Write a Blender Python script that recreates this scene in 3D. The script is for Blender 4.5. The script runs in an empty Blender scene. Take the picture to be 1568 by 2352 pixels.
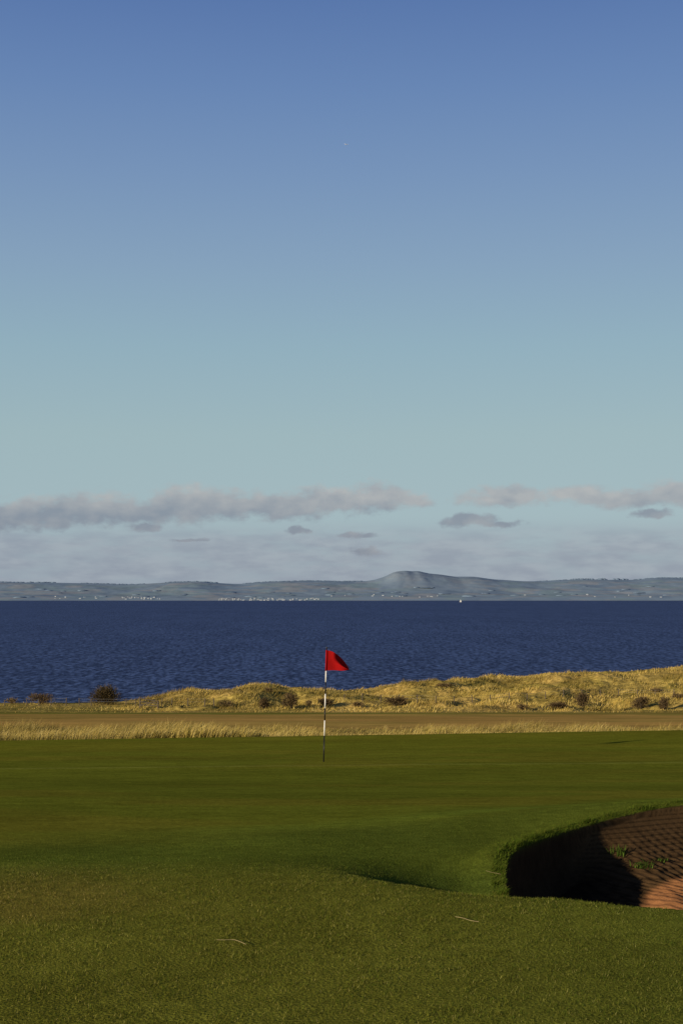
import bpy, bmesh, math, random
import numpy as np
from mathutils import Vector, Matrix
random.seed(7); rng = np.random.default_rng(11)
scene = bpy.context.scene
C = scene.collection
R = math.radians

# ------------------------------------------------------------------ camera model
FPX = 2352*50/36.0
HROW = 1375.3
PITCH = math.atan((HROW-1176)/FPX)
CZ = 1.65
SEA = -15.0
def ray(px, py):
    w = py-1176.0; u = px-784.0
    den = FPX*math.cos(PITCH)+w*math.sin(PITCH)
    return u/den, (FPX*math.sin(PITCH)-w*math.cos(PITCH))/den
def at(px, py, d):
    a, s = ray(px, py); return Vector((a*d, d, CZ+s*d))
def slope(py): return ray(784, py)[1]
def s2l(r, g, b):
    f = lambda c: (c/255/12.92) if c/255 <= .04045 else ((c/255+.055)/1.055)**2.4
    return (f(r), f(g), f(b))

cam_d = bpy.data.cameras.new('camera'); cam = bpy.data.objects.new('camera', cam_d); C.objects.link(cam)
cam.location = (0, 0, CZ); cam.rotation_euler = (R(90)+PITCH, 0, 0)
cam_d.sensor_fit = 'VERTICAL'; cam_d.sensor_height = 36; cam_d.sensor_width = 24; cam_d.lens = 50
cam_d.clip_start = 0.1; cam_d.clip_end = 200000
scene.camera = cam
scene.view_settings.view_transform = 'Standard'

# ------------------------------------------------------------------ noise + terrain
def vnoise(x, y, seed=0):
    x = np.asarray(x, float); y = np.asarray(y, float)
    xi = np.floor(x).astype(np.int64); yi = np.floor(y).astype(np.int64)
    xf = x-xi; yf = y-yi
    def h(i, j):
        n = (i*374761393+j*668265263+seed*974634777) & 0xffffffff
        n = ((n ^ (n >> 13))*1274126177) & 0xffffffff
        n = n ^ (n >> 16)
        return (n & 0xffff)/65535.0
    u = xf*xf*xf*(xf*(xf*6-15)+10); v = yf*yf*yf*(yf*(yf*6-15)+10)
    return (h(xi, yi)*(1-u)+h(xi+1, yi)*u)*(1-v)+(h(xi, yi+1)*(1-u)+h(xi+1, yi+1)*u)*v
def fbm(x, y, oct=4, seed=0):
    t = 0; a = 1; n = 0
    for i in range(oct):
        t = t+a*vnoise(x*2**i, y*2**i, seed+i*17); n += a; a *= .5
    return t/n
def sst(a, b, x):
    t = np.clip((x-a)/(b-a), 0, 1); return t*t*(3-2*t)

PD = np.array([-8, 0, 5, 7.5, 8.6, 9.5, 10.5, 12, 14.5, 16.5, 21.5, 26, 27.6, 33, 38, 39.5, 42, 46, 52, 58, 62, 90, 130, 400.])
PZ = np.array([.08, .05, .02, .0, -.02, -.10, -.2, -.33, -.5, -.65, -1.09, -1.37, -1.45, -1.72, -1.95, -2.10, -2.45, -2.9, -3.4, -3.68, -3.72, -5.78, -8.65, -8.65])
_t = np.linspace(math.log(1), math.log(420), 4000)
_z = np.interp(np.exp(_t)-10+0, PD, PZ)
for _ in range(2):
    k = 31; _z = np.convolve(np.pad(_z, k//2, mode='edge'), np.ones(k)/k, mode='valid')
def prof(d): return np.interp(np.log(np.maximum(d+10, 1.0)), _t, _z)

SKY = np.array([(-400, 1614), (0, 1615), (200, 1614), (275, 1611), (310, 1606), (345, 1600), (380, 1592), (430, 1584), (480, 1588), (530, 1592), (560, 1581), (600, 1573), (650, 1577), (700, 1580), (760, 1582), (850, 1583), (920, 1575), (1000, 1569), (1050, 1561), (1130, 1555), (1200, 1557), (1260, 1551), (1350, 1548), (1450, 1543), (1568, 1533), (1900, 1520)], float)
SA = np.array([ray(p, r)[0] for p, r in SKY]); SS = np.array([-slope(r) for p, r in SKY])
S0 = (CZ+8.65)/130.0

BUNK = np.array([(1.13, 8.25), (1.06, 8.9), (1.08, 9.6), (1.17, 10.2), (1.33, 10.75), (1.64, 11.45), (2.18, 12.1), (2.95, 12.65), (4.0, 12.9), (5.0, 12.4), (5.6, 10.6), (5.0, 8.8), (3.8, 7.7), (2.6, 7.45), (1.83, 7.58), (1.38, 7.8)])
def chaikin(p):
    q = np.roll(p, -1, 0); return np.stack([.75*p+.25*q, .25*p+.75*q], 1).reshape(-1, 2)
BP = chaikin(chaikin(BUNK))
def bunker_sd(x, y):            # positive inside
    x = np.asarray(x, float); y = np.asarray(y, float)
    out = np.full(x.shape, -9.0)
    m = (x > -.5) & (x < 7) & (y > 6) & (y < 14.5)
    px = x[m]; py = y[m]
    dmin = np.full(px.shape, 1e9); ins = np.zeros(px.shape, bool)
    for i in range(len(BP)):
        a = BP[i]; b = BP[(i+1) % len(BP)]; e = b-a
        t = np.clip(((px-a[0])*e[0]+(py-a[1])*e[1])/(e@e), 0, 1)
        dmin = np.minimum(dmin, np.hypot(px-a[0]-t*e[0], py-a[1]-t*e[1]))
        c = ((a[1] > py) != (b[1] > py)) & (px < (b[0]-a[0])*(py-a[1])/(b[1]-a[1]+1e-12)+a[0])
        ins ^= c
    out[m] = np.where(ins, dmin, -dmin)
    return out
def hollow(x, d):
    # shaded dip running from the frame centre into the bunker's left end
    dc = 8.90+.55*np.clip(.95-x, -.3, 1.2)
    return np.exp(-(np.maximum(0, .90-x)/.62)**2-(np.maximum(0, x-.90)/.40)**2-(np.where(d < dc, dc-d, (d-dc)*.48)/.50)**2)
def layer_phase(x, d, z):
    return (z+.026*fbm(x*1.1, d*1.1, 2, 3))*2*math.pi/.030

def H(x, d):
    x = np.asarray(x, float); d = np.asarray(d, float)
    z = prof(d)
    z = z+.0155*x*sst(18, 38, d)*(1-sst(44, 60, d))
    z = z+.05*(fbm(x/6+9, d/6, 3, 5)-.5)*sst(3, 8, d)*(1-sst(36, 40, d))
    z = z+.010*(fbm(x/.7, d/.7, 3, 8)-.5)*(1-sst(9, 13, d))
    z = z+.035*np.exp(-((d-25.6-.10*x)/.5)**2)                       # soft fold across the green
    z = z-.26*hollow(x, d)
    z = z+.225*np.exp(-((x-3.4)/2.1)**2-((d-13.0)/1.5)**2)            # mound behind it
    z = z+.05*np.exp(-((x+.2)/1.0)**2-((d-11.3)/1.2)**2)
    z = z+.012*np.exp(-((x-2.4)/2.2)**2-((d-7.5)/.6)**2)
    z = z+.22*(fbm(x/3, d/3, 3, 21)-.5)*sst(40, 43, d)*(1-sst(58, 62, d))
    z = z+.25*(fbm(x/14, d/14, 3, 31)-.5)*sst(64, 80, d)*(1-sst(110, 125, d))
    # bunker: rounded turf lip, layered walls, flat sand floor
    sd = bunker_sd(x, d)
    z = z+.035*np.exp(-((sd+.12)/.13)**2)*sst(9.0, 10.2, d)
    back = sst(1.85, 2.5, x)*sst(9.6, 11.4, d)
    wd = .12+.78*back
    dep = np.clip(sd/wd, 0, 1); dep = dep*(1.5-.5*dep)
    floor = -.53-.16*sst(2.5, 1.5, x)+.035*(fbm(x*5, d*5, 3, 44)-.5)+.02*(fbm(x*1.5, d*1.5, 2, 45)-.5)+.006*np.sin((d*.6+x)*2*math.pi/.10+4*fbm(x*2, d*2, 2, 46))
    ins = sst(.0, .02, sd)
    zb = z+(floor-z)*np.clip(dep, 0, 1)
    zb = zb+.0036*np.sin(layer_phase(x, d, zb))*sst(1.0, .85, dep)
    zb = zb-.035*sst(0, .03, sd)*sst(.9, .6, dep)
    z = z*(1-ins)+zb*ins
    # dunes
    a = x/np.maximum(d, 1)
    sr = np.interp(a, SA, SS); dr = 165+35*sst(-.14, .10, a)
    t = np.clip((d-130)/(dr-130), 0, 1)
    sv = S0+(sr-S0)*t**1.15
    zz = CZ-sv*d
    hum = (fbm(x/11+3, d/18, 4, 61)-.5)*3.6+(fbm(x/2.6, d/4, 4, 77)-.5)*1.1
    left = sst(-.175, -.12, a)
    zz = zz+hum*sst(132, 142, d)*(.08+.92*left)*(1-.70*sst(dr-16, dr-3, d))
    fall = np.clip(d-dr, 0, 200)
    zz = zz-fall*.10-sst(0, 40, fall)*5
    w = sst(118, 131, d)
    return z*(1-w)+zz*w

def hit(px, py, d0=3, d1=240):
    a, s = ray(px, py); ds = np.linspace(d0, d1, 8000)
    g = H(a*ds, ds); r = CZ+s*ds
    k = np.nonzero(r <= g)[0]
    d = ds[k[0]] if len(k) else 170.0
    return Vector((a*d, d, float(H(np.array([a*d]), np.array([d]))[0])))

# ------------------------------------------------------------------ helpers
def tag(o, label=None, cat=None, group=None, kind=None):
    if label: o['label'] = label
    if cat: o['category'] = cat
    if group: o['group'] = group
    if kind: o['kind'] = kind
    return o
def empty(name, loc, rz=0):
    o = bpy.data.objects.new(name, None); C.objects.link(o); o.location = loc; o.rotation_euler = (0, 0, rz)
    o.empty_display_size = .1
    return o
def link(name, me, mats, parent=None, smooth=False):
    o = bpy.data.objects.new(name, me); C.objects.link(o)
    for m in (mats if isinstance(mats, (list, tuple)) else [mats]): me.materials.append(m)
    if parent: o.parent = parent
    if smooth: me.polygons.foreach_set('use_smooth', np.ones(len(me.polygons), bool))
    return o
def obj(name, bm, mats, parent=None, smooth=False):
    me = bpy.data.meshes.new(name); bmesh.ops.recalc_face_normals(bm, faces=bm.faces[:]); bm.to_mesh(me); bm.free()
    return link(name, me, mats, parent, smooth)
def npmesh(name, V, F, tint=None):
    me = bpy.data.meshes.new(name); k = F.shape[1]
    me.vertices.add(len(V)); me.vertices.foreach_set('co', np.ascontiguousarray(V, np.float32).ravel())
    me.loops.add(F.size); me.loops.foreach_set('vertex_index', np.ascontiguousarray(F, np.int32).ravel())
    me.polygons.add(len(F)); me.polygons.foreach_set('loop_start', np.arange(0, F.size, k, dtype=np.int32))
    me.update(calc_edges=True)
    if tint is not None:
        at_ = me.attributes.new('tint', 'FLOAT_COLOR', 'POINT')
        c = np.ones((len(V), 4), np.float32); c[:, :3] = tint
        at_.data.foreach_set('color', c.ravel())
    return me
def tube(bm, p0, p1, r0, r1, n=8, mi=0):
    p0 = Vector(p0); p1 = Vector(p1); ax = (p1-p0).normalized()
    s = ax.orthogonal().normalized(); t = ax.cross(s)
    A = [bm.verts.new(p0+(s*math.cos(2*math.pi*i/n)+t*math.sin(2*math.pi*i/n))*r0) for i in range(n)]
    B = [bm.verts.new(p1+(s*math.cos(2*math.pi*i/n)+t*math.sin(2*math.pi*i/n))*r1) for i in range(n)]
    for i in range(n):
        bm.faces.new((A[i], A[(i+1) % n], B[(i+1) % n], B[i])).material_index = mi
    bm.faces.new(A).material_index = mi; bm.faces.new(B).material_index = mi
def poly_prism(bm, pts, off, mi=0):
    A = [bm.verts.new(Vector(p)) for p in pts]; B = [bm.verts.new(Vector(p)+Vector(off)) for p in pts]; n = len(pts)
    bm.faces.new(A).material_index = mi; bm.faces.new(B[::-1]).material_index = mi
    for i in range(n): bm.faces.new((A[i], A[(i+1) % n], B[(i+1) % n], B[i])).material_index = mi
def box(bm, x0, x1, y0, y1, z0, z1, mi=0):
    poly_prism(bm, [(x0, y0, z0), (x1, y0, z0), (x1, y1, z0), (x0, y1, z0)], (0, 0, z1-z0), mi)

# ------------------------------------------------------------------ materials
def newmat(name):
    m = bpy.data.materials.new(name); m.use_nodes = True; nt = m.node_tree; nt.nodes.clear()
    return m, nt, nt.nodes, nt.links
def simple(name, col, rough=.6, var=.15, scale=8, spec=.3):
    m, nt, N, L = newmat(name)
    out = N.new('ShaderNodeOutputMaterial'); b = N.new('ShaderNodeBsdfPrincipled'); L.new(b.outputs[0], out.inputs[0])
    b.inputs['Roughness'].default_value = rough; b.inputs['Specular IOR Level'].default_value = spec
    tc = N.new('ShaderNodeTexCoord'); nz = N.new('ShaderNodeTexNoise'); nz.inputs['Scale'].default_value = scale
    L.new(tc.outputs['Object'], nz.inputs['Vector'])
    mx = N.new('ShaderNodeMix'); mx.data_type = 'RGBA'; L.new(nz.outputs['Fac'], mx.inputs[0])
    mx.inputs[6].default_value = (*[c*(1-var) for c in col], 1); mx.inputs[7].default_value = (*[min(1, c*(1+var)) for c in col], 1)
    L.new(mx.outputs[2], b.inputs['Base Color'])
    return m
def ground_mat(name, layers, bump=(40, .3, .01), rough=.9, stretch=(1, 1, 1)):
    """tint attribute x layers of (scale, low, high) noise"""
    m, nt, N, L = newmat(name)
    out = N.new('ShaderNodeOutputMaterial'); b = N.new('ShaderNodeBsdfDiffuse'); L.new(b.outputs[0], out.inputs[0])
    a = N.new('ShaderNodeAttribute'); a.attribute_name = 'tint'
    tc = N.new('ShaderNodeTexCoord'); mp = N.new('ShaderNodeMapping'); mp.inputs['Scale'].default_value = stretch
    L.new(tc.outputs['Object'], mp.inputs[0])
    cur = a.outputs['Color']
    for i, (sc, lo, hi) in enumerate(layers):
        nz = N.new('ShaderNodeTexNoise'); nz.inputs['Scale'].default_value = sc; nz.inputs['Detail'].default_value = 3; nz.inputs['Roughness'].default_value = .6
        L.new(mp.outputs[0], nz.inputs['Vector'])
        rp = N.new('ShaderNodeMapRange'); rp.inputs[1].default_value = .3; rp.inputs[2].default_value = .7; rp.inputs[3].default_value = lo; rp.inputs[4].default_value = hi
        L.new(nz.outputs['Fac'], rp.inputs[0])
        mu = N.new('ShaderNodeVectorMath'); mu.operation = 'SCALE'; L.new(cur, mu.inputs[0]); L.new(rp.outputs[0], mu.inputs['Scale'])
        cur = mu.outputs[0]
    L.new(cur, b.inputs['Color'])
    nz = N.new('ShaderNodeTexNoise'); nz.inputs['Scale'].default_value = bump[0]; nz.inputs['Detail'].default_value = 3
    L.new(tc.outputs['Object'], nz.inputs['Vector'])
    bp = N.new('ShaderNodeBump'); bp.inputs['Strength'].default_value = bump[1]; bp.inputs['Distance'].default_value = bump[2]
    L.new(nz.outputs['Fac'], bp.inputs['Height']); L.new(bp.outputs[0], b.inputs['Normal'])
    return m
def blade_mat(name, trans=.3):
    m, nt, N, L = newmat(name)
    out = N.new('ShaderNodeOutputMaterial'); a = N.new('ShaderNodeAttribute'); a.attribute_name = 'tint'
    d = N.new('ShaderNodeBsdfDiffuse'); t = N.new('ShaderNodeBsdfTranslucent'); mx = N.new('ShaderNodeMixShader'); mx.inputs[0].default_value = trans
    L.new(a.outputs['Color'], d.inputs[0]); L.new(a.outputs['Color'], t.inputs[0]); L.new(d.outputs[0], mx.inputs[1]); L.new(t.outputs[0], mx.inputs[2]); L.new(mx.outputs[0], out.inputs[0])
    return m
M_turf = ground_mat('turf', [(60, .6, 1.35), (9, .8, 1.2), (1.2, .85, 1.15)], (70, .5, .02))
M_green = ground_mat('mown_green', [(30, .70, 1.30), (4, .86, 1.14), (.5, .88, 1.12)], (40, .4, .012), stretch=(.6, 1, 1))
M_sand = ground_mat('bunker_sand', [(90, .85, 1.15), (12, .85, 1.15), (2, .88, 1.12)], (60, .3, .02))
M_bank = ground_mat('dry_bank', [(3, .6, 1.3), (.6, .8, 1.2)], (5, .5, .1))
M_fair = ground_mat('dormant_fairway', [(1.5, .8, 1.2), (.25, .78, 1.2), (.06, .85, 1.15)], (3, .3, .05), stretch=(.35, 1, 1))
M_dune = ground_mat('dune_grass_ground', [(1.6, .65, 1.3), (.4, .75, 1.25), (.1, .85, 1.15)], (2, .6, .3))
M_blade = blade_mat('grass_blade', .3)
M_dry = blade_mat('dry_grass_blade', .25)
M_twig = blade_mat('twig_leaf', .1)
M_bark = simple('bark', (.06, .045, .03), .9)

# ------------------------------------------------------------------ the ground: one continuous sheet split by surface
ds = np.concatenate([np.linspace(-4, 4.5, 30)[:-1], np.linspace(4.5, 7, 70)[:-1], np.linspace(7, 10.6, 150)[:-1], np.linspace(10.6, 13.2, 260)[:-1], np.linspace(13.2, 24, 110)[:-1], np.linspace(24, 40, 130)[:-1], np.linspace(40, 62, 60)[:-1], np.linspace(62, 125, 60)[:-1], np.linspace(125, 215, 200)[:-1], np.linspace(215, 300, 20)])
an = np.concatenate([np.linspace(-.9, -.28, 40)[:-1], np.linspace(-.28, .03, 250)[:-1], np.linspace(.03, .18, 230)[:-1], np.linspace(.18, .28, 80), np.linspace(.28, .9, 40)[1:]])
DD, AA = np.meshgrid(ds, an, indexing='ij')
XX = AA*(DD+6)
ZZ = H(XX.ravel(), DD.ravel()).reshape(XX.shape)
V = np.stack([XX, DD, ZZ], -1).reshape(-1, 3)
X = V[:, 0]; Y = V[:, 1]
SDv = bunker_sd(X, Y)
def near_green(x): return 13.2+.55*np.clip(x, -3, 6)+.25*np.clip(x, 0, 6)
def mixc(a, b, t): return a*(1-t[:, None])+np.array(b)[None]*t[:, None]
n1 = fbm(X/2.2, Y/2.2, 4, 101); n2 = fbm(X/.5, Y/.5, 3, 102); n3 = fbm(X/5, Y/1.6, 4, 103)
def rough_col(x, y):
    n1 = fbm(x/2.2, y/2.2, 4, 101)
    c = np.tile(np.array([.172, .174, .024]), (len(x), 1))
    c = mixc(c, (.215, .180, .032), sst(.45, .7, n1)*.75)
    c = mixc(c, (.120, .155, .021), sst(-.5, 2.5, x)*(1-sst(9, 10, y))*.5)
    c = mixc(c, (.126, .156, .020), sst(8.2, 10.2, y+.8*(n1-.5)))
    return mixc(c, (.058, .086, .014), sst(.08, .6, hollow(x, y))*sst(8.35, 8.9, y+.55*x-.4)*.8)  # shade of the dip painted in as darker green
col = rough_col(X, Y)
ng = near_green(X)
gm = sst(-1.4, .8, Y-ng+1.5*(n1-.5))
gcol = mixc(np.tile(np.array([.156, .174, .018]), (len(V), 1)), (.196, .179, .021), sst(.42, .68, n3)*.7)
gcol = mixc(gcol, (.195, .196, .019), sst(25, 37, Y)*.6)
gcol = gcol*(1+.04*np.sin((Y+.25*X+.5*n1)*2*math.pi/3.6))[:, None]
col = col*(1-gm[:, None])+gcol*gm[:, None]
rim = np.exp(-((Y-ng+.2)/.50)**2)*sst(-3.5, 2.0, X)
col = mixc(col, (.185, .235, .027), rim*.85)
line = np.exp(-((Y-25.45-.10*X)/.10)**2)
col = mixc(col, (.30, .30, .06), line*.4)
bk = sst(38.2, 39.2, Y+.12*np.sin(X*2))
col = mixc(col, (.30, .215, .065), bk)
fw = sst(57, 62, Y)
fcol = mixc(np.tile(np.array([.56, .345, .094]), (len(V), 1)), (.45, .305, .078), sst(.4, .65, fbm(X/9, Y/9, 4, 110)))
fcol = mixc(fcol, (.215, .205, .036), sst(106, 113, Y+4*n1)*(1-.4*sst(-5, 25, X)))
col = col*(1-fw[:, None])+fcol*fw[:, None]
dn = sst(119, 132, Y+6*(n1-.5))
Aang = X/np.maximum(Y, 1)
dcol = mixc(np.tile(np.array([.53, .375, .110]), (len(V), 1)), (.36, .27, .070), sst(.45, .60, fbm(X/6, Y/8, 4, 120)))
dcol = mixc(dcol, (.24, .21, .045), sst(.50, .66, fbm(X/12+5, Y/12, 4, 121))*.4)
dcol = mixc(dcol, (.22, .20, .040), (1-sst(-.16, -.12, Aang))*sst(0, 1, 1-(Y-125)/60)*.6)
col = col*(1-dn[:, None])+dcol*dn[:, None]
sm = sst(-.012, .010, SDv)
scol = mixc(np.tile(np.array([.35, .160, .066]), (len(V), 1)), (.24, .108, .045), sst(.4, .7, n2))
scol = mixc(scol, (.070, .040, .022), 1-sst(1.7, 2.3, X+.15*(n2-.5)))  # left floor darkened in colour to deepen the lip's shadow
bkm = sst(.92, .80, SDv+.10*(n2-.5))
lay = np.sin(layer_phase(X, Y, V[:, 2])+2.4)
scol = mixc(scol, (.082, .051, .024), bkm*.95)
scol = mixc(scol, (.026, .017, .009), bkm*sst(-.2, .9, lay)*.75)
scol = mixc(scol, (.032, .020, .012), bkm*(1-sst(1.7, 2.4, X))*.85)  # left wall's shade painted darker too
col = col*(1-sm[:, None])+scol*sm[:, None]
nr, nc = XX.shape
idx = np.arange(nr*nc).reshape(nr, nc)
F = np.stack([idx[:-1, :-1], idx[:-1, 1:], idx[1:, 1:], idx[1:, :-1]], -1).reshape(-1, 4)
cx = V[F].mean(1); fx, fy = cx[:, 0], cx[:, 1]
fs = SDv[F].mean(1)
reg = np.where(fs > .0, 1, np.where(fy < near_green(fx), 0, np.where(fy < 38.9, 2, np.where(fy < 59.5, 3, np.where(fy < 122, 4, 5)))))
for r, (nm, mt, lb, ct) in enumerate([
        ('turf', M_turf, 'short green turf in the foreground around the bunker', 'grass'),
        ('bunker', M_sand, 'raked reddish brown sand bunker half in shadow', 'bunker'),
        ('putting_green', M_green, 'smooth mown putting green around the red flag', 'green'),
        ('rough_bank', M_bank, 'bank of dry earth under the long pale grass behind the green', 'ground'),
        ('fairway', M_fair, 'flat brown dormant fairway between the long grass and the dunes', 'fairway'),
        ('dunes', M_dune, 'golden grassy dunes along the edge of the sea', 'dunes')]):
    f = F[reg == r]; u, inv = np.unique(f, return_inverse=True)
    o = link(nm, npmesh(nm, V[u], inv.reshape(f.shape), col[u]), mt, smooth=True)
    tag(o, lb, ct, kind='structure')

# ------------------------------------------------------------------ grass (uncountable: stuff)
def blades(name, x, y, h, w, lx, ly, croot, ctip, mat, seg=1, zoff=-.004):
    n = len(x); z = H(x, y)+zoff
    yaw = rng.uniform(0, math.pi, n); wx = np.cos(yaw)*w/2; wy = np.sin(yaw)*w/2
    B = np.stack([x, y, z], 1); W = np.stack([wx, wy, 0*wx], 1)
    up = np.sqrt(np.maximum(.05, 1-np.minimum(.95, lx**2+ly**2)))
    T = B+np.stack([lx*h, ly*h, up*h], 1)
    if seg == 1:
        Vv = np.stack([B-W, B+W, T], 1).reshape(-1, 3); Ff = np.arange(3*n).reshape(-1, 3)
        tint = np.stack([croot, croot, ctip], 1).reshape(-1, 3)
    else:
        Mp = B+np.stack([lx*h*.28, ly*h*.28, .58*h*(.5+.5*up)], 1)
        Vv = np.stack([B-W, B+W, Mp-W*.75, Mp+W*.75, T], 1).reshape(-1, 3)
        k = np.arange(n)[:, None]*5
        Ff = np.concatenate([k+np.array([0, 1, 3]), k+np.array([0, 3, 2]), k+np.array([2, 3, 4])], 0)
        cm = croot*.4+ctip*.6
        tint = np.stack([croot, croot, cm, cm, ctip], 1).reshape(-1, 3)
    return link(name, npmesh(name, Vv, Ff, tint), mat)
def pick(n, cols, wts, jit=.25):
    k = rng.choice(len(cols), n, p=np.array(wts)/sum(wts)); c = np.array(cols)[k]
    return c*rng.uniform(1-jit, 1+jit, (n, 1))
# foreground turf blades
n = 340000
y = np.sqrt(rng.uniform(4.6**2, 10.4**2, n)); x = rng.uniform(-1, 1, n)*(.285*y+.25)
ok = (bunker_sd(x, y) < -.01) & (rng.uniform(0, 1, n) < 1-sst(9.0, 10.4, y)); x, y = x[ok], y[ok]; n = len(x)
cl = fbm(x/.08, y/.08, 3, 201); big = fbm(x/1.4, y/1.4, 3, 202)
h = (.007+.010*sst(.3, .75, cl))*rng.uniform(.6, 1.4, n)*(1-.4*sst(8.2, 9.8, y))
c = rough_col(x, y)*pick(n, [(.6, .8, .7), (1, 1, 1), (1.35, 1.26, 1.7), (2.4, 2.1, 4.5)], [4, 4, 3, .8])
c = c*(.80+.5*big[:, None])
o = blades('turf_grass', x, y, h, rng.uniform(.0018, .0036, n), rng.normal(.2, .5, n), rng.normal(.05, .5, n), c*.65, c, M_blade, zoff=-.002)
tag(o, 'short coarse grass blades covering the foreground turf', 'grass', kind='stuff')
# finer blades on the apron and bunker surround
n = 120000
y = np.sqrt(rng.uniform(8.9**2, 16**2, n)); x = rng.uniform(-1, 1, n)*(.275*y+.2)
ok = (bunker_sd(x, y) < -.01) & (y < near_green(x)-.5) & (rng.uniform(0, 1, n) < sst(8.7, 10.2, y)*(1-sst(-2.0, -.6, y-near_green(x)))); x, y = x[ok], y[ok]; n = len(x)
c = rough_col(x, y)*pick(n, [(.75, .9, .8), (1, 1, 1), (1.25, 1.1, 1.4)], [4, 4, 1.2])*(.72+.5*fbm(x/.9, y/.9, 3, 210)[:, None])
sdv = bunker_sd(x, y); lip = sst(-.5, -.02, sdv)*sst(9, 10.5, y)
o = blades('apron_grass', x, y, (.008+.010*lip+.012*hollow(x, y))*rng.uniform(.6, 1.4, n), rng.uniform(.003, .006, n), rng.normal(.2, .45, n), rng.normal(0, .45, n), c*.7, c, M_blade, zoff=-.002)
tag(o, 'dark green grass on the slope between the bunker and the putting green', 'grass', kind='stuff')
# grass fringe along the bunker lip
n = 12000
k = rng.integers(0, len(BP), n); t = rng.uniform(0, 1, n)[:, None]
p = BP[k]*(1-t)+BP[(k+1) % len(BP)]*t; cen = np.array([3.0, 10.0])
dirn = cen-p; dirn /= np.linalg.norm(dirn, axis=1)[:, None]
p = p-dirn*rng.uniform(-.008, .10, n)[:, None]
ok = (p[:, 1] > 8.6); p = p[ok]; dirn = dirn[ok]; n = len(p)
cl = fbm(p[:, 0]/.12, p[:, 1]/.12, 2, 220)
c = pick(n, [(.075, .115, .013), (.105, .145, .018), (.16, .155, .03)], [4, 4, 1])
o = blades('lip_grass', p[:, 0], p[:, 1], (.018+.036*sst(.4, .8, cl))*rng.uniform(.6, 1.3, n), rng.uniform(.003, .006, n), dirn[:, 0]*.6+rng.normal(0, .3, n), dirn[:, 1]*.6+rng.normal(0, .3, n), c*.6, c, M_blade, 2)
tag(o, 'grass fringe hanging over the lip of the bunker', 'grass', kind='stuff')
# long dry grass behind the green
n = 130000
y = rng.uniform(39.3, 58, n); x = rng.uniform(-1, 1, n)*(.29*y)
cl = fbm(x/1.8, y/2.2, 3, 230); lf = 1-sst(-6, 1.5, x)
ok = rng.uniform(0, 1, n) < (.35+.7*sst(.35, .6, cl))*np.clip(.30+.7*lf+.5*sst(46, 54, y), 0, 1); x, y, cl, lf = x[ok], y[ok], cl[ok], lf[ok]; n = len(x)
h = (.20+.32*sst(.35, .75, cl)+.14*lf)*rng.uniform(.4, 1.12, n)*(.40+.6*np.clip(lf+sst(44, 52, y), 0, 1))
big = fbm(x/2.0, y/3.5, 3, 231)
c = pick(n, [(.55, .405, .135), (.61, .48, .19), (.43, .325, .09), (.29, .24, .055)], [4, 2.5, 3, 1.2], .18)*(.55+.9*big[:, None])
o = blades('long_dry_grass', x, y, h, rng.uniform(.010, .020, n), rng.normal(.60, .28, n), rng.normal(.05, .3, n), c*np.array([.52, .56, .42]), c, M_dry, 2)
tag(o, 'strip of long pale dry grass leaning in the wind behind the green', 'grass', kind='stuff')
# dune grass
n = 120000
y = rng.uniform(128, 203, n); x = rng.uniform(-1, 1, n)*.29*y
a = x/y; cl = fbm(x/2.6, y/4.0, 4, 240); big = fbm(x/7, y/9, 4, 241)
lf = sst(-.175, -.13, a)
ok = (rng.uniform(0, 1, n) < (.2+.8*sst(.38, .58, cl))*(.25+.75*lf)*(.35+.65*sst(132, 142, y)))
x, y, cl, big, lf = x[ok], y[ok], cl[ok], big[ok], lf[ok]; n = len(x)
h = (.17+.32*sst(.4, .7, cl))*rng.uniform(.6, 1.2, n)*(.5+.5*lf)*(.6+.4*sst(132, 145, y))
c = pick(n, [(.54, .388, .115), (.59, .455, .165), (.44, .325, .080), (.28, .23, .05)], [4, 2, 3, 1.3], .14)
c = c*(.60+.78*sst(.32, .64, big))[:, None]
gr = sst(.50, .66, fbm(x/12+5, y/12, 4, 121))*.15
c = c*(1-gr[:, None])+np.array([.22, .20, .042])*gr[:, None]
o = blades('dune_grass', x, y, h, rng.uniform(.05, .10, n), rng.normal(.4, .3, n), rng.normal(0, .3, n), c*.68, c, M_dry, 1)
tag(o, 'golden marram grass covering the dunes', 'grass', kind='stuff')

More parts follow.
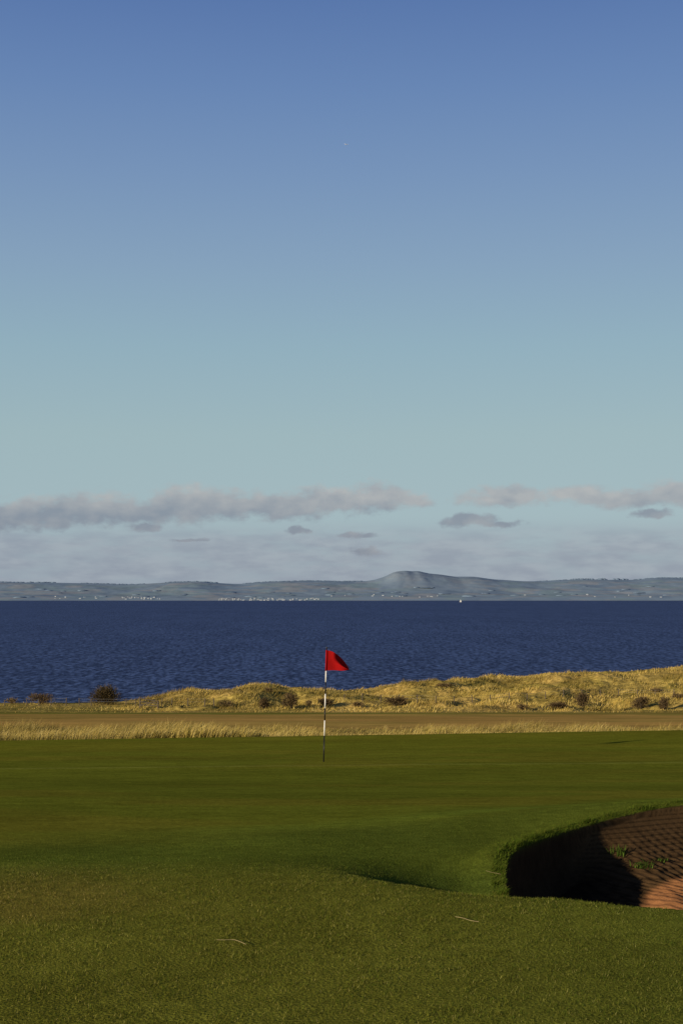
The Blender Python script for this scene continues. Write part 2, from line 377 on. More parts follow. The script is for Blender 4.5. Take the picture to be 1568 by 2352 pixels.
# ------------------------------------------------------------------ sea
def sea_mat():
    m, nt, N, L = newmat('sea_water')
    out = N.new('ShaderNodeOutputMaterial')
    tc = N.new('ShaderNodeTexCoord')
    def nz(sc, stretch, det=3, rg=.6):
        mp = N.new('ShaderNodeMapping'); mp.inputs['Scale'].default_value = stretch; L.new(tc.outputs['Object'], mp.inputs[0])
        t = N.new('ShaderNodeTexNoise'); t.inputs['Scale'].default_value = sc; t.inputs['Detail'].default_value = det; t.inputs['Roughness'].default_value = rg
        L.new(mp.outputs[0], t.inputs['Vector']); return t.outputs['Fac']
    def mr(s, a, b, lo, hi):
        r = N.new('ShaderNodeMapRange'); r.inputs[1].default_value = a; r.inputs[2].default_value = b; r.inputs[3].default_value = lo; r.inputs[4].default_value = hi; L.new(s, r.inputs[0]); return r.outputs[0]
    def ma(op, a, b):
        q = N.new('ShaderNodeMath'); q.operation = op
        for i, v in enumerate((a, b)):
            if isinstance(v, (int, float)): q.inputs[i].default_value = v
            else: L.new(v, q.inputs[i])
        return q.outputs[0]
    w1 = nz(.80, (1, .36, 1), 2, .6); w2 = nz(.34, (1, .20, 1), 3, .7); w4 = nz(.10, (1, .10, 1), 4, .7); w3 = nz(.006, (.5, .3, 1), 3)
    f = ma('ADD', ma('MULTIPLY', mr(w1, .42, .58, -1, 1), .44), ma('MULTIPLY', mr(w2, .40, .60, -1, 1), .20))
    f = ma('ADD', f, ma('MULTIPLY', mr(w4, .40, .60, -1, 1), .09))
    f = ma('ADD', ma('ADD', f, ma('MULTIPLY', mr(w3, .3, .7, -1, 1), .06)), .40)
    mx = N.new('ShaderNodeMix'); mx.data_type = 'RGBA'; mx.clamp_factor = True; L.new(f, mx.inputs[0])
    mx.inputs[6].default_value = (.022, .039, .105, 1); mx.inputs[7].default_value = (.098, .160, .355, 1)
    d = N.new('ShaderNodeBsdfDiffuse'); L.new(mx.outputs[2], d.inputs[0])
    g = N.new('ShaderNodeBsdfGlossy'); g.inputs['Roughness'].default_value = .35; g.inputs[0].default_value = (.78, .86, 1, 1)
    bp = N.new('ShaderNodeBump'); bp.inputs['Strength'].default_value = .5; bp.inputs['Distance'].default_value = .4
    L.new(w1, bp.inputs['Height']); L.new(bp.outputs[0], g.inputs['Normal']); L.new(bp.outputs[0], d.inputs['Normal'])
    ms = N.new('ShaderNodeMixShader'); ms.inputs[0].default_value = .04
    L.new(d.outputs[0], ms.inputs[1]); L.new(g.outputs[0], ms.inputs[2]); L.new(ms.outputs[0], out.inputs[0])
    return m
sv = np.array([(-60000, 150, SEA), (60000, 150, SEA), (60000, 60000, SEA), (-60000, 60000, SEA)], float)
o = link('sea', npmesh('sea', sv, np.array([[0, 1, 2, 3]])), sea_mat()); tag(o, 'dark blue choppy sea stretching to the far shore', 'sea', kind='structure')

# ------------------------------------------------------------------ far shore
HS = np.array([(-900, 1340), (-300, 1338), (0, 1337), (100, 1338), (200, 1340), (300, 1343), (400, 1337), (450, 1336), (550, 1342), (600, 1337), (700, 1334), (790, 1335), (850, 1335), (950, 1336), (1050, 1336), (1180, 1335), (1240, 1335), (1330, 1330), (1400, 1332), (1470, 1332), (1500, 1327), (1568, 1328), (1900, 1332), (2500, 1338)], float)
PK = np.array([(840, 0), (860, 3), (880, 9), (897, 16), (908, 21.5), (920, 23), (933, 24.8), (948, 23.2), (962, 23.8), (990, 18.5), (1020, 15.5), (1050, 11.0), (1075, 11.5), (1100, 10.5), (1140, 4.5), (1180, 2), (1215, 0)], float)   # rise of the peak above the ridge, in rows
_ag = np.linspace(-.7, .7, 6001)
def _sm(v, k):
    for _ in range(2): v = np.convolve(np.pad(v, k//2, mode='edge'), np.ones(k)/k, mode='valid')
    return v
_hs = _sm(np.interp(_ag, [ray(p, r)[0] for p, r in HS], [slope(r) for p, r in HS]), 41)
_pk = _sm(np.interp(_ag, [ray(p, 1340)[0] for p, r in PK], [r/FPX for p, r in PK], left=0, right=0), 11)
HD0, HD1 = 13000., 16500.
def hillz(x, d):
    a = x/d; s = np.interp(a, _ag, _hs)
    zr = CZ+s*HD1
    t = np.clip((d-HD0)/(HD1-HD0), 0, 1)
    z = SEA+1+(zr-SEA-1)*(.12*sst(0, .12, t)+.30*sst(.0, .6, t)+.58*sst(.30, 1, t))
    z = z+(fbm(x/420, d/500, 4, 302)-.5)*36*sst(0, .25, t)*(1-.8*sst(.75, .98, t))
    pk = np.interp(x/16000., _ag, _pk)*16000.*1.02
    z = z+pk*np.where(d < 16000, np.exp(-((d-16000)/900.)**2), 1)*(1+.10*(fbm(x/80, d/160, 4, 303)-.5))
    return z-np.clip(d-HD1, 0, 9999)*.03
hd = np.concatenate([np.linspace(12960, 13300, 14), np.linspace(13350, 17500, 80)])
ha = np.concatenate([np.linspace(-.62, -.27, 150)[:-1], np.linspace(-.27, .27, 900), np.linspace(.27, .62, 150)[1:]])
HDg, HAg = np.meshgrid(hd, ha, indexing='ij'); HX = HAg*HDg
HZ = hillz(HX.ravel(), HDg.ravel()); HZ = np.where(HDg.ravel() < 12990, SEA-3, HZ)
hv = np.stack([HX.ravel(), HDg.ravel(), HZ], 1)
t = np.clip((hv[:, 1]-HD0)/(HD1-HD0), 0, 1)
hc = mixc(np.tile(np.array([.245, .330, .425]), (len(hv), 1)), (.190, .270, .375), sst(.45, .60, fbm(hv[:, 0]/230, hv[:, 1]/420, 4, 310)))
hc = mixc(hc, (.37, .37, .37), sst(.50, .64, fbm(hv[:, 0]/260+7, hv[:, 1]/260, 3, 311))*(1-sst(.7, .95, t))*.75)
hc = mixc(hc, (.24, .345, .36), sst(.50, .66, fbm(hv[:, 0]/260+17, hv[:, 1]/300, 3, 312))*(1-sst(.7, .95, t))*.7)
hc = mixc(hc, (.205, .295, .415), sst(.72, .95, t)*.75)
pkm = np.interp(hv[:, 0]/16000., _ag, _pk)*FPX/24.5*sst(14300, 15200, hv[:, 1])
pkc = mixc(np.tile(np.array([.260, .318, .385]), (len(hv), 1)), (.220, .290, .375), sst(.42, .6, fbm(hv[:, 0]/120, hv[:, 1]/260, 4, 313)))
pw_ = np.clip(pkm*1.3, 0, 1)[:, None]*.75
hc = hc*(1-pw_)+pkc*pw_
hc = hc*.62+np.array([.232, .325, .445])*.38  # aerial haze painted into the hill colours as a blue blend
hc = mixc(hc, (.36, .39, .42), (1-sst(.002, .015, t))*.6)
i2 = np.arange(HX.size).reshape(HX.shape); hf = np.stack([i2[:-1, :-1], i2[:-1, 1:], i2[1:, 1:], i2[1:, :-1]], -1).reshape(-1, 4)
M_hill = ground_mat('hazy_hill', [(.004, .95, 1.05), (.0012, .95, 1.05)], (.004, .05, 10))
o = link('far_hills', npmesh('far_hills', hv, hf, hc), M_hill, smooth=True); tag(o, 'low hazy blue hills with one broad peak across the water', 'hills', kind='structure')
# woods on the far ridges
tv = []; tf = []; tt = []
def clump(a, d, r, hgt):
    x = a*d; z = float(hillz(np.array([x]), np.array([d]))[0]); b = len(tv)
    k = 7
    for i in range(k):
        q = 2*math.pi*i/k; rr = r*random.uniform(.7, 1.2); tv.append((x+rr*math.cos(q), d+rr*math.sin(q), z-3))
    for i in range(k):
        q = 2*math.pi*i/k; rr = r*random.uniform(.5, .9); tv.append((x+rr*math.cos(q), d+rr*math.sin(q), z+hgt*random.uniform(.5, .8)))
    tv.append((x, d, z+hgt))
    for i in range(k):
        j = (i+1) % k
        tf.extend([(b+i, b+j, b+k+j), (b+i, b+k+j, b+k+i), (b+k+i, b+k+j, b+2*k)])
    tt.extend([tuple(np.array((.185, .262, .370))*random.uniform(.92, 1.1))]*(2*k+1))  # pale blue haze is part of the woods' colour too
for (p0, p1, cnt, hh) in [(0, 130, 60, 9), (180, 330, 50, 7), (380, 500, 60, 9), (560, 830, 110, 6), (1225, 1300, 30, 7), (1310, 1360, 26, 11), (1374, 1392, 8, 18), (1405, 1440, 14, 17), (1455, 1568, 50, 8)]:
    for _ in range(cnt):
        clump(ray(random.uniform(p0, p1), 1340)[0], HD1+random.uniform(-120, 20), random.uniform(16, 34), hh*random.uniform(.6, 1.2))
for _ in range(60):
    clump(random.uniform(-.25, .25), random.uniform(13300, 15000), random.uniform(30, 80), random.uniform(5, 9))
o = link('woodland', npmesh('woodland', np.array(tv), np.array(tf), np.array(tt)), M_twig); tag(o, 'dark hazy woods dotted over the far hills', 'woods', kind='stuff')
# houses
M_wall = simple('house_render', (.39, .42, .45), .8, .15, .3); M_roof = simple('house_slate', (.26, .32, .40), .8, .1); M_rooft = simple('house_tile', (.34, .34, .36), .8, .1)
def house_mesh(w, dp, h, rf, mats):
    bm = bmesh.new(); box(bm, -w/2, w/2, -dp/2, dp/2, -3, h, 0)
    e = .4
    poly_prism(bm, [(-w/2-e, -dp/2-e, h+.02), (-w/2-e, dp/2+e, h+.02), (-w/2-e, 0, h+rf)], (w+2*e, 0, 0), 1)
    box(bm, w*.32, w*.32+1.0, -.5, .5, h+rf*.6, h+rf+1.2, 0)
    me = bpy.data.meshes.new('house'); bmesh.ops.recalc_face_normals(bm, faces=bm.faces[:]); bm.to_mesh(me); bm.free()
    for m in mats: me.materials.append(m)
    return me
HM = [house_mesh(10, 7, 4.6, 3, [M_wall, M_roof]), house_mesh(13, 7, 4.4, 3, [M_wall, M_rooft]), house_mesh(8, 7, 6.5, 3, [M_wall, M_roof]), house_mesh(19, 8, 4.8, 3, [M_wall, M_roof])]
proto = None
def houses(n, p0, p1, d0, d1, label, group):
    global proto
    for i in range(n):
        a = ray(random.uniform(p0, p1), 1376)[0]; d = d0+(d1-d0)*random.random()**1.6
        z = float(hillz(np.array([a*d]), np.array([d]))[0])
        if proto is None:
            h = proto = bpy.data.objects.new('house', HM[0])
        else: h = proto.copy()
        h.data = random.choice(HM); C.objects.link(h)
        h.location = (a*d, d, z); h.rotation_euler = (0, 0, random.uniform(-.5, .5))
        tag(h, label, 'house', group)
houses(85, 500, 732, 13030, 13260, 'tiny white house in the long waterfront village across the sea', 'houses of the waterfront village on the far shore')
houses(32, 275, 372, 13180, 13440, 'tiny pale house in the smaller village at left on the far shore', 'houses of the smaller left village on the far shore')
houses(10, 120, 250, 13200, 13700, 'tiny pale farmhouse near the left end of the far shore', 'farmhouses at the left end of the far shore')
houses(14, 750, 1010, 13300, 14000, 'tiny pale farmhouse in the fields below the broad peak', 'farmhouses in the fields below the peak')
houses(8, 1180, 1540, 13300, 13900, 'tiny pale farmhouse on the far shore right of the peak', 'farmhouses on the far shore right of the peak')

# ------------------------------------------------------------------ sail boat and aeroplane
M_white = simple('white_paint', (.8, .8, .78), .5, .04); M_sail = simple('sail_cloth', (.85, .84, .80), .8, .04); M_alu = simple('aluminium', (.5, .5, .52), .4, .05)
bp_ = at(1057, 1383.2, 7000); bt = empty('sailing_boat', (bp_.x, 7000, SEA))
tag(bt, 'tiny white sailing boat far out near the opposite shore', 'boat')
bm = bmesh.new()
secs = []
for (xx, hw, z0, z1) in [(-5, 1.1, .1, 1.3), (-2.5, 1.6, -.3, 1.2), (0, 1.8, -.5, 1.2), (3, 1.2, -.3, 1.4), (5.5, .08, .5, 1.7)]:
    secs.append([bm.verts.new(v) for v in [(xx, -hw, z1), (xx, -hw*.6, z0), (xx, hw*.6, z0), (xx, hw, z1)]])
for a_, b_ in zip(secs, secs[1:]):
    for i in range(4): bm.faces.new((a_[i], a_[(i+1) % 4], b_[(i+1) % 4], b_[i]))
bm.faces.new(secs[0]); bm.faces.new(secs[-1]); obj('hull', bm, M_white, bt)
bm = bmesh.new(); tube(bm, (.5, 0, 1), (.5, 0, 14), .15, .1); obj('mast', bm, M_alu, bt)
bm = bmesh.new(); poly_prism(bm, [(.2, -.03, 2.4), (-4.6, -.5, 2.4), (-2.6, -.45, 7.5), (.2, -.03, 13.6)], (0, .06, 0)); obj('mainsail', bm, M_sail, bt)
bm = bmesh.new(); poly_prism(bm, [(5.3, 0, 1.9), (.2, -.8, 2.2), (.8, -.15, 12)], (0, .06, 0)); obj('jib', bm, M_sail, bt)
pl = at(795, 331.5, 14500); pt = empty('aeroplane', pl, R(8)); tag(pt, 'tiny white aeroplane high in the clear blue sky', 'aeroplane')
M_pl = simple('aeroplane_white', (.85, .85, .85), .4, .02)
bm = bmesh.new(); prev = (-19, .4)
for xx, rr in [(-17, 1.2), (-10, 2.0), (12, 2.1), (17, 1.6), (20, .3)]:
    tube(bm, (prev[0], 0, 0), (xx, 0, 0), prev[1], rr, 12); prev = (xx, rr)
obj('fuselage', bm, M_pl, pt, True)
for s in (-1, 1):
    bm = bmesh.new(); poly_prism(bm, [(4, s*1.5, -.9), (-2, s*1.5, -.9), (-7, s*18, .6), (-4.6, s*18, .6)], (0, 0, .5)); obj('wing', bm, M_pl, pt)
    bm = bmesh.new(); poly_prism(bm, [(-13.5, s*1, .8), (-17, s*1, .8), (-18.6, s*6.5, 1.2), (-17, s*6.5, 1.2)], (0, 0, .3)); obj('tailplane', bm, M_pl, pt)
    bm = bmesh.new(); tube(bm, (-.5, s*6, -2.2), (4.5, s*6, -2.2), .8, 1.1, 10); obj('engine', bm, M_alu, pt)
bm = bmesh.new(); poly_prism(bm, [(-12, -.2, 1.8), (-18, -.2, 1.4), (-19.5, -.2, 7.5), (-16.8, -.2, 7.5)], (0, .4, 0)); obj('tail_fin', bm, M_pl, pt)

# ------------------------------------------------------------------ flagstick
base = hit(743, 1750)
base_d = base.y
topv = at(750, 1489, base_d)-base
flag = empty('golf_flagstick', base); tag(flag, 'red flag on a black and white banded stick standing on the putting green', 'flagstick')
M_black = simple('black_paint', (.012, .012, .013), .4, .1); M_wht = simple('white_band', (.82, .80, .76), .4, .04)
bm = bmesh.new()
rows = [1750, 1690, 1655, 1627, 1594, 1567, 1540, 1489]
fr_ = [(1750-r)/(1750-1489) for r in rows]
for i in range(len(rows)-1):
    f0 = fr_[i] if i else -.03
    tube(bm, topv*f0, topv*fr_[i+1], .0125, .0125, 12, i % 2)
obj('pole', bm, [M_black, M_wht], flag, True)
bm = bmesh.new(); tube(bm, topv*1.0005, topv*1.012, .016, .012, 12); obj('top_cap', bm, M_black, flag)
def flag_mat():
    m, nt, N, L = newmat('red_flag_cloth')
    out = N.new('ShaderNodeOutputMaterial'); d = N.new('ShaderNodeBsdfDiffuse'); t = N.new('ShaderNodeBsdfTranslucent'); mx = N.new('ShaderNodeMixShader'); mx.inputs[0].default_value = .05
    tc = N.new('ShaderNodeTexCoord'); nz = N.new('ShaderNodeTexNoise'); nz.inputs['Scale'].default_value = 60; L.new(tc.outputs['Object'], nz.inputs['Vector'])
    cm = N.new('ShaderNodeMix'); cm.data_type = 'RGBA'; L.new(nz.outputs['Fac'], cm.inputs[0]); cm.inputs[6].default_value = (.30, .007, .008, 1); cm.inputs[7].default_value = (.36, .011, .011, 1)
    L.new(cm.outputs[2], d.inputs[0]); L.new(cm.outputs[2], t.inputs[0]); L.new(d.outputs[0], mx.inputs[1]); L.new(t.outputs[0], mx.inputs[2]); L.new(mx.outputs[0], out.inputs[0])
    return m
M_red = flag_mat()
pxm = base_d/FPX
nu, nv = 44, 32; fv = []
fb = topv*((1750-1540)/261.0); ft = topv*((1750-1494)/261.0)
hh = (ft-fb).length
for j in range(nv):
    v = j/(nv-1)
    for i in range(nu):
        u = i/(nu-1)
        L_ = 51*pxm
        top = hh*(1-.04*u-.92*u**2.0)
        zz = v*top+.010*math.sin(u*7)*u*(1-v)
        xx = u*L_
        yy = u**1.2*.045*math.sin(v*4.2+u*2.6)+.035*u*math.sin(u*6.5+v)+.38*float(sst(.26, .95, u))*float(sst(.36, .82, v))
        p = fb.lerp(ft, 0)+Vector((.013+xx, yy, zz)); p.x += (ft.x-fb.x)*v*(1-u)
        fv.append(tuple(p))
ii = np.arange(nu*nv).reshape(nv, nu); ff = np.stack([ii[:-1, :-1], ii[:-1, 1:], ii[1:, 1:], ii[1:, :-1]], -1).reshape(-1, 4)
link('flag', npmesh('flag', np.array(fv), ff), M_red, flag, True)
bm = bmesh.new(); tube(bm, topv*((1750-1541)/261.0), topv*((1750-1493)/261.0), .017, .017, 12); obj('flag_sleeve', bm, M_red, flag, True)

# ------------------------------------------------------------------ shrubs on the dunes
def shrub(px, rb, w, h, label, seed, dense=1.0):
    rs = np.random.default_rng(seed); b = hit(px, rb)
    colr = (.080, .060, .030) if dense > 1.2 else ((.115, .080, .042) if dense > .7 else (.17, .120, .058))
    k = b.y/FPX; W = w*k; Hh = h*k
    root = empty('dune_shrub', b); tag(root, label, 'bush', 'dark shrubs scattered over the dunes')
    bm = bmesh.new()
    for i in range(9):
        q = rs.uniform(0, 2*math.pi); rr = rs.uniform(.1, .42); e = Vector((math.cos(q)*W*rr, math.sin(q)*W*rr*.8, Hh*rs.uniform(.55, .95)))
        mid = Vector((e.x*.4, e.y*.4, e.z*.5)); tube(bm, (e.x*.05, e.y*.05, -.1), mid, .05, .035, 5); tube(bm, mid, e, .035, .012, 5)
    obj('stems', bm, M_bark, root)
    n = int((700+230*W*Hh)*dense)
    nl = 11; q = rs.uniform(0, 2*math.pi, nl); rr = rs.uniform(.1, .95, nl)
    cen = np.stack([np.cos(q)*rr*.36*W, np.sin(q)*rr*.36*W, Hh*rs.uniform(.25, .72, nl)], 1)
    kk = rs.integers(0, nl, n); P = cen[kk]+rs.normal(0, 1, (n, 3))*np.array([.12*W, .12*W, .15*Hh])
    e = (P[:, 0]/(.52*W))**2+(P[:, 1]/(.52*W))**2+((P[:, 2]-.42*Hh)/(.60*Hh))**2
    P = P[(e < 1.05) & (P[:, 2] > .0*Hh)]; n = len(P)
    d1 = P*np.array([1, 1, 1.3])+rs.normal(0, .5, (n, 3)); d1 /= np.linalg.norm(d1, axis=1)[:, None]
    d2 = rs.normal(0, 1, (n, 3)); d2 -= d1*(d1*d2).sum(1)[:, None]; d2 /= np.linalg.norm(d2, axis=1)[:, None]
    l = rs.uniform(.12, .34, n)[:, None]; ww = rs.uniform(.015, .045, n)[:, None]
    Vv = np.stack([P-d2*ww, P+d2*ww, P+d1*l], 1).reshape(-1, 3)
    c = np.array(colr)*rs.uniform(.6, 1.5, (n, 1))
    link('crown', npmesh('crown', Vv, np.arange(3*n).reshape(-1, 3), np.repeat(c, 3, 0)), M_twig, root)
SH = [(247, 1618, 84, 44, 'large rounded dark bush standing against the sea left of the wooden gate', 1.7),
      (95, 1617, 72, 24, 'low wide dark bush at the far left against the sea', .85),
      (28, 1616, 30, 12, 'small dark bush at the left edge of the picture', .5),
      (520, 1624, 44, 17, 'broad brown bush in the dip between the gate and the bare bushes', .35),
      (605, 1627, 32, 25, 'upright brown bush just left of the taller bare bush in the middle', .75),
      (668, 1627, 40, 38, 'tall bare bush just left of the flagstick', .95),
      (617, 1589, 24, 9, 'dark bush on top of the middle dune', .35),
      (748, 1622, 44, 18, 'dark bush directly behind the flagstick', .75),
      (708, 1621, 16, 11, 'tiny dark bush between the tall bare bush and the flagstick', .6),
      (822, 1622, 30, 10, 'little flat brown bush right of the flagstick', .5),
      (908, 1621, 70, 22, 'wide flat brown bush right of the flagstick', .95),
      (1020, 1577, 44, 7, 'low dark bush on the dune skyline right of the flagstick', .6),
      (1198, 1630, 28, 11, 'small low bush on the flat ground under the right dunes', .6),
      (1280, 1628, 54, 16, 'low spreading brown bush touching the round one on its right', .9),
      (1335, 1627, 44, 35, 'round brown bush rising beside the low spreading one', 1.1),
      (1472, 1628, 50, 30, 'broad dark bush near the right edge of the dunes', 1),
      (1524, 1630, 26, 30, 'narrow dark bush second from the right edge', .9),
      (1508, 1590, 36, 11, 'dark bush high on the right dunes', .5),
      (1556, 1604, 30, 11, 'dark bush cut by the right edge of the picture', .5)]
for i, (px, rb, w, h, lb, de) in enumerate(SH): shrub(px, rb, w, h, lb, 400+i, de)

# ------------------------------------------------------------------ fences and gate
M_wood = simple('weathered_wood', (.10, .08, .06), .9, .3); M_wire = simple('fence_wire', (.2, .2, .2), .5, .1)
def fence(pts, label, hgt, jit=.06):
    P = [hit(p, r) for p, r in pts]; o0 = P[0]; root = empty('wire_fence', o0); tag(root, label, 'fence')
    tops = []
    for p in P:
        q = p-o0; bm = bmesh.new(); t = q+Vector((random.uniform(-jit, jit), 0, hgt*random.uniform(.85, 1.15)))
        tube(bm, q-Vector((0, 0, .2)), t, .055, .05, 7); obj('post', bm, M_wood, root); tops.append((q, t))
    for k in (.55, .9):
        bm = bmesh.new()
        for (a, b), (c_, d_) in zip(tops, tops[1:]): tube(bm, a.lerp(b, k), c_.lerp(d_, k), .006, .006, 4)
        obj('wire', bm, M_wire, root)
fence([(12, 1622), (62, 1620), (90, 1621), (118, 1620), (152, 1621), (183, 1620), (210, 1621), (290, 1621), (312, 1622)], 'old wire fence with thin posts left of the wooden gate', .78)
fence([(372, 1622), (395, 1623), (432, 1622), (470, 1623), (492, 1622)], 'short run of wire fence just right of the wooden gate', .78)
fence([(x_, 1612+6*math.sin(x_/130)-(x_-800)*.012) for x_ in range(790, 1570, 42)], 'long wire fence crossing the golden dunes right of the flagstick', .8)
g0 = hit(322, 1626); g = empty('wooden_gate', g0, R(-6)); tag(g, 'sagging wooden field gate beside the large rounded bush', 'gate')
gw = 42*g0.y/FPX; gh = 24*g0.y/FPX
bm = bmesh.new(); tube(bm, (0, 0, -.2), (0, 0, gh*1.05), .09, .08); obj('post', bm, M_wood, g)
bm = bmesh.new(); tube(bm, (gw, 0, -.2), (gw, 0, gh*.7), .09, .08); obj('post', bm, M_wood, g)
for k in (.3, .6, .92):
    bm = bmesh.new(); tube(bm, (0, -.05, gh*k), (gw, -.05, gh*k*.68), .05, .05, 6); obj('rail', bm, M_wood, g)
bm = bmesh.new(); tube(bm, (.05, -.11, gh*.2), (gw*.85, -.11, gh*.64), .045, .045, 6); obj('brace', bm, M_wood, g)

# ------------------------------------------------------------------ straws and weeds
M_straw = simple('straw', (.30, .24, .115), .7, .15, 30)
def straw(pts, label, r=.0013):
    P = [hit(*p)+Vector((0, 0, .012)) for p in pts]; o0 = P[0]; root_loc = o0.copy()
    bm = bmesh.new()
    Q = []
    for a_, b_, c_, d_ in zip([P[0]]+P[:-2], P[:-1], P[1:], P[2:]+[P[-1]]):
        for k in range(5):
            t = k/5; Q.append(.5*((2*b_)+(c_-a_)*t+(2*a_-5*b_+4*c_-d_)*t*t+(-a_+3*b_-3*c_+d_)*t**3))
    Q.append(P[-1])
    for a_, b_ in zip(Q, Q[1:]): tube(bm, a_-root_loc, b_-root_loc, r, r, 5)
    o = obj('dry_straw', bm, M_straw); o.location = root_loc; tag(o, label, 'straw', 'loose dry straws on the turf')
straw([(498, 2166), (515, 2165), (540, 2168), (565, 2175)], 'pale curved straw lying on the foreground turf at lower left')
straw([(1045, 2113), (1062, 2116), (1080, 2121), (1099, 2124)], 'pale straw lying on the foreground turf below the bunker')
straw([(1115, 2004), (1130, 2008), (1149, 2014)], 'thin straw on the dark slope at the left edge of the bunker', .0009)
def weed(px, py, n, hgt, spread, label, seed):
    rs = np.random.default_rng(seed); b = hit(px, py); vs = []; fs_ = []; cs = []
    for i in range(n):
        q = rs.uniform(0, 2*math.pi); r = spread*rs.uniform(.2, 1); h_ = hgt*rs.uniform(.5, 1); ox, oy = rs.normal(0, spread*.35, 2)
        w_ = .0045; k = len(vs); wx, wy = -math.sin(q)*w_, math.cos(q)*w_
        c = np.array((.07, .115, .018))*rs.uniform(.6, 1.5)
        for s in range(5):
            t = s/4; ww = 1-.95*t
            px_, py_, pz_ = ox+math.cos(q)*r*t**1.6, oy+math.sin(q)*r*t**1.6, h_*(t*1.5-.75*t*t)-.01
            vs += [(px_-wx*ww, py_-wy*ww, pz_), (px_+wx*ww, py_+wy*ww, pz_)]; cs += [c, c]
            if s: fs_.append((k+2*s-2, k+2*s-1, k+2*s+1, k+2*s))
    o = link('weed', npmesh('weed', np.array(vs), np.array(fs_), np.array(cs)), M_blade); o.location = b; tag(o, label, 'weed', 'weeds growing in the bunker sand')
weed(1425, 1966, 46, .13, .11, 'taller spiky green weed growing in the bunker sand', 1)
weed(1478, 1992, 60, .07, .11, 'low spreading green weed in the bunker nearest the lit sand', 2)
weed(1520, 1978, 26, .05, .07, 'small green weed at the right of the bunker weeds', 3)

# ------------------------------------------------------------------ light: sun and sky
SUN_EL, SUN_AZ = R(13.4), R(49)
sd_ = bpy.data.lights.new('sun', 'SUN'); sd_.energy = 5.0; sd_.angle = R(.5); sd_.color = (1, .84, .60)
so = bpy.data.objects.new('sun', sd_); C.objects.link(so)
tos = Vector((-math.sin(SUN_AZ)*math.cos(SUN_EL), -math.cos(SUN_AZ)*math.cos(SUN_EL), math.sin(SUN_EL)))
so.rotation_euler = tos.to_track_quat('Z', 'Y').to_euler(); so.location = (-20, -20, 20)

W = bpy.data.worlds.new('World'); scene.world = W; W.use_nodes = True; nt = W.node_tree; N = nt.nodes; L = nt.links; N.clear()
try:
    W.cycles.sampling_method = 'MANUAL'; W.cycles.sample_map_resolution = 256
except Exception as ex: print(ex)
out = N.new('ShaderNodeOutputWorld'); bg = N.new('ShaderNodeBackground'); bg.inputs['Strength'].default_value = .1; L.new(bg.outputs[0], out.inputs[0])
sk = N.new('ShaderNodeTexSky'); sk.sky_type = 'NISHITA'; sk.sun_disc = False; sk.sun_elevation = SUN_EL; sk.sun_rotation = math.pi+SUN_AZ
tc = N.new('ShaderNodeTexCoord'); sp = N.new('ShaderNodeSeparateXYZ'); L.new(tc.outputs['Generated'], sp.inputs[0])
def ma(op, a, b=None, c=None, clamp=False):
    q = N.new('ShaderNodeMath'); q.operation = op; q.use_clamp = clamp
    for i, v in enumerate((a, b, c)):
        if v is None: continue
        if isinstance(v, (int, float)): q.inputs[i].default_value = v
        else: L.new(v, q.inputs[i])
    return q.outputs[0]
def vm(op, a, b=None, c=None):
    q = N.new('ShaderNodeVectorMath'); q.operation = op
    for i, v in enumerate((a, b, c)):
        if v is None: continue
        if isinstance(v, tuple): q.inputs[i].default_value = v
        else: L.new(v, q.inputs[i])
    return q.outputs['Value'] if op == 'LENGTH' else q.outputs[0]
def mrs(s, a, b, lo=0., hi=1.):
    r = N.new('ShaderNodeMapRange'); r.interpolation_type = 'SMOOTHSTEP'; r.inputs[1].default_value = a; r.inputs[2].default_value = b; r.inputs[3].default_value = lo; r.inputs[4].default_value = hi; L.new(s, r.inputs[0]); return r.outputs[0]
def mixw(f, a, b):
    q = N.new('ShaderNodeMix'); q.data_type = 'RGBA'
    for i, v in ((0, f), (6, a), (7, b)):
        if isinstance(v, tuple): q.inputs[i].default_value = (*v, 1)
        elif isinstance(v, (int, float)): q.inputs[i].default_value = v
        else: L.new(v, q.inputs[i])
    return q.outputs[2]
def noise(vec, sc, det=6, rough=.6):
    q = N.new('ShaderNodeTexNoise'); q.inputs['Scale'].default_value = sc; q.inputs['Detail'].default_value = det; q.inputs['Roughness'].default_value = rough; L.new(vec, q.inputs['Vector']); return q
el = ma('ARCSINE', sp.outputs[2]); az = ma('ARCTAN2', sp.outputs[0], sp.outputs[1])
def row_el(r): return PITCH-math.atan((r-1176)/FPX)
def px_az(p): return math.atan((p-784)/3262.0)
ramp = N.new('ShaderNodeValToRGB')
E0, E1 = R(-10), R(50)
stops = [(R(-6), (50, 62, 78)), (row_el(1372), (150, 164, 179)), (row_el(1290), (154, 171, 184)), (row_el(1180), (161, 184, 193)), (row_el(1000), (158, 183, 190)), (row_el(800), (146, 176, 191)), (row_el(600), (134, 162, 190)), (row_el(400), (119, 148, 187)), (row_el(200), (103, 134, 182)), (row_el(0), (88, 119, 173)), (R(30), (56, 84, 140)), (R(42), (22, 36, 74))]
cr = ramp.color_ramp
for i, (e, c) in enumerate(stops):
    pos = (e-E0)/(E1-E0)
    st = cr.elements[i] if i < 2 else cr.elements.new(pos)
    st.position = pos; st.color = (*s2l(*c), 1)
L.new(ma('DIVIDE', ma('SUBTRACT', el, E0), E1-E0), ramp.inputs[0])
cb = N.new('ShaderNodeCombineXYZ'); L.new(az, cb.inputs[0]); L.new(el, cb.inputs[1])
p = cb.outputs[0]
ps = vm('MULTIPLY', p, (1, 1.6, 1))
wn = noise(ps, 40, 5, .55)
warp = vm('MULTIPLY', vm('SUBTRACT', wn.outputs['Color'], (.5, .5, .5)), (.036, .0135, 0))
pw = vm('ADD', p, warp)
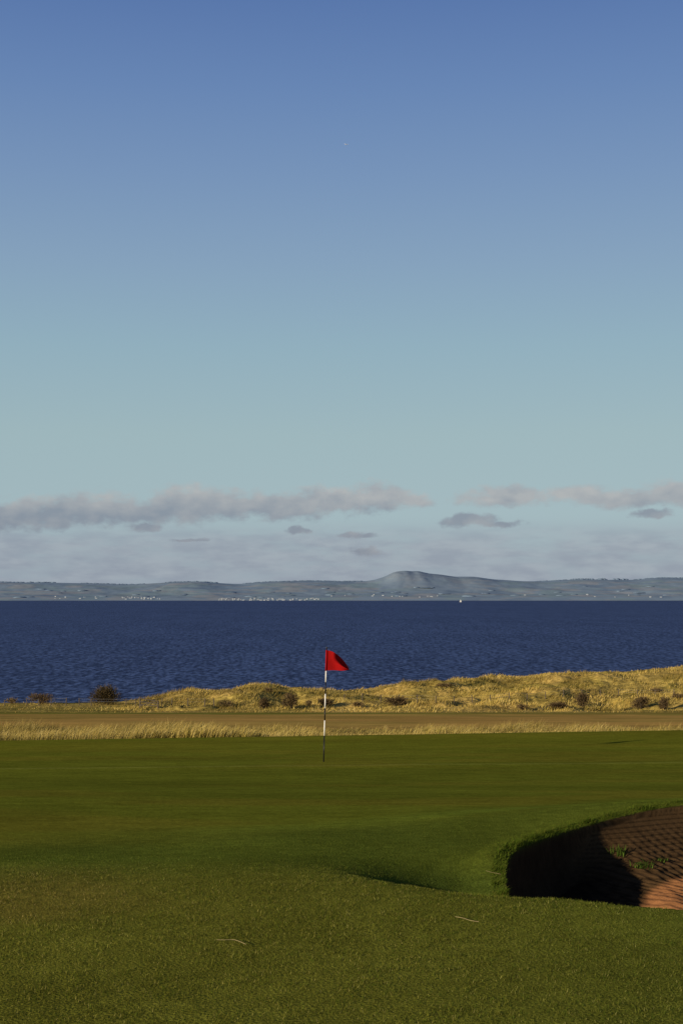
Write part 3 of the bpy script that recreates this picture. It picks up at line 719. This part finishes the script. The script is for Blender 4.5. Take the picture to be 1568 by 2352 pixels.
ELL = [(-60, 1196, 180, 34), (70, 1188, 150, 32), (190, 1174, 150, 38), (310, 1176, 130, 28), (430, 1160, 95, 42), (530, 1163, 110, 32), (650, 1162, 130, 32), (760, 1152, 130, 34), (860, 1143, 100, 30), (940, 1147, 60, 14),
       (1165, 1143, 105, 24), (1330, 1136, 75, 22), (1440, 1147, 140, 26), (1555, 1138, 85, 32), (1070, 1196, 72, 16), (1150, 1206, 42, 9), (325, 1209, 42, 12), (430, 1240, 38, 5), (687, 1217, 24, 9), (815, 1226, 46, 8), (1500, 1188, 50, 9), (835, 1265, 40, 11), (1700, 1150, 130, 34), (-300, 1180, 160, 34)]
fld = None
for (cx_, cy_, rx, ry) in ELL:
    sx, sy = 3262/rx/1.18, 3262/ry/1.18
    q = vm('MULTIPLY_ADD', pw, (sx, sy, 0), (-px_az(cx_)*sx, -row_el(cy_)*sy, 0))
    v = ma('SUBTRACT', 1.0, vm('LENGTH', q))
    fld = v if fld is None else ma('SMOOTH_MAX', fld, v, .2)
fn = noise(ps, 90, 7, .58)
bn = noise(ps, 38, 4, .5); bn2 = noise(vm('ADD', ps, (.006, -.013, 0)), 38, 4, .5)
dens = mrs(ma('ADD', fld, ma('MULTIPLY', ma('SUBTRACT', fn.outputs[0], .5), 1.2)), -.10, .58)
dens = ma('MULTIPLY', dens, .88)
sh = ma('ADD', ma('MULTIPLY', ma('SUBTRACT', fn.outputs[0], .5), .3), ma('MULTIPLY', ma('SUBTRACT', bn.outputs[0], bn2.outputs[0]), 1.3))
sh = ma('ADD', ma('ADD', sh, .34), mrs(el, row_el(1198), row_el(1128), -.28, .38), clamp=True)
ccol = mixw(sh, s2l(129, 139, 157), s2l(181, 181, 183))
# low bands of thin haze cloud
hz = noise(vm('MULTIPLY', p, (1, 5.0, 1)), 18, 5, .55)
band = ma('MULTIPLY', mrs(el, row_el(1190), row_el(1255)), mrs(hz.outputs[0], .24, .58))
hz2 = noise(vm('MULTIPLY', p, (1, 3.6, 1)), 34, 5, .54)
hcol = mixw(mrs(hz2.outputs[0], .32, .68), s2l(142, 153, 171), s2l(160, 171, 184))
skyc = mixw(ma('MULTIPLY', band, .86), ramp.outputs[0], hcol)
skyc = mixw(dens, skyc, ccol)
big = N.new('ShaderNodeVectorMath'); big.operation = 'SCALE'; L.new(skyc, big.inputs[0]); big.inputs['Scale'].default_value = 10.0
fin = mixw(.90, sk.outputs[0], big.outputs[0])
L.new(fin, bg.inputs['Color'])
print('pin depth', base_d, [round(v, 2) for v in base])
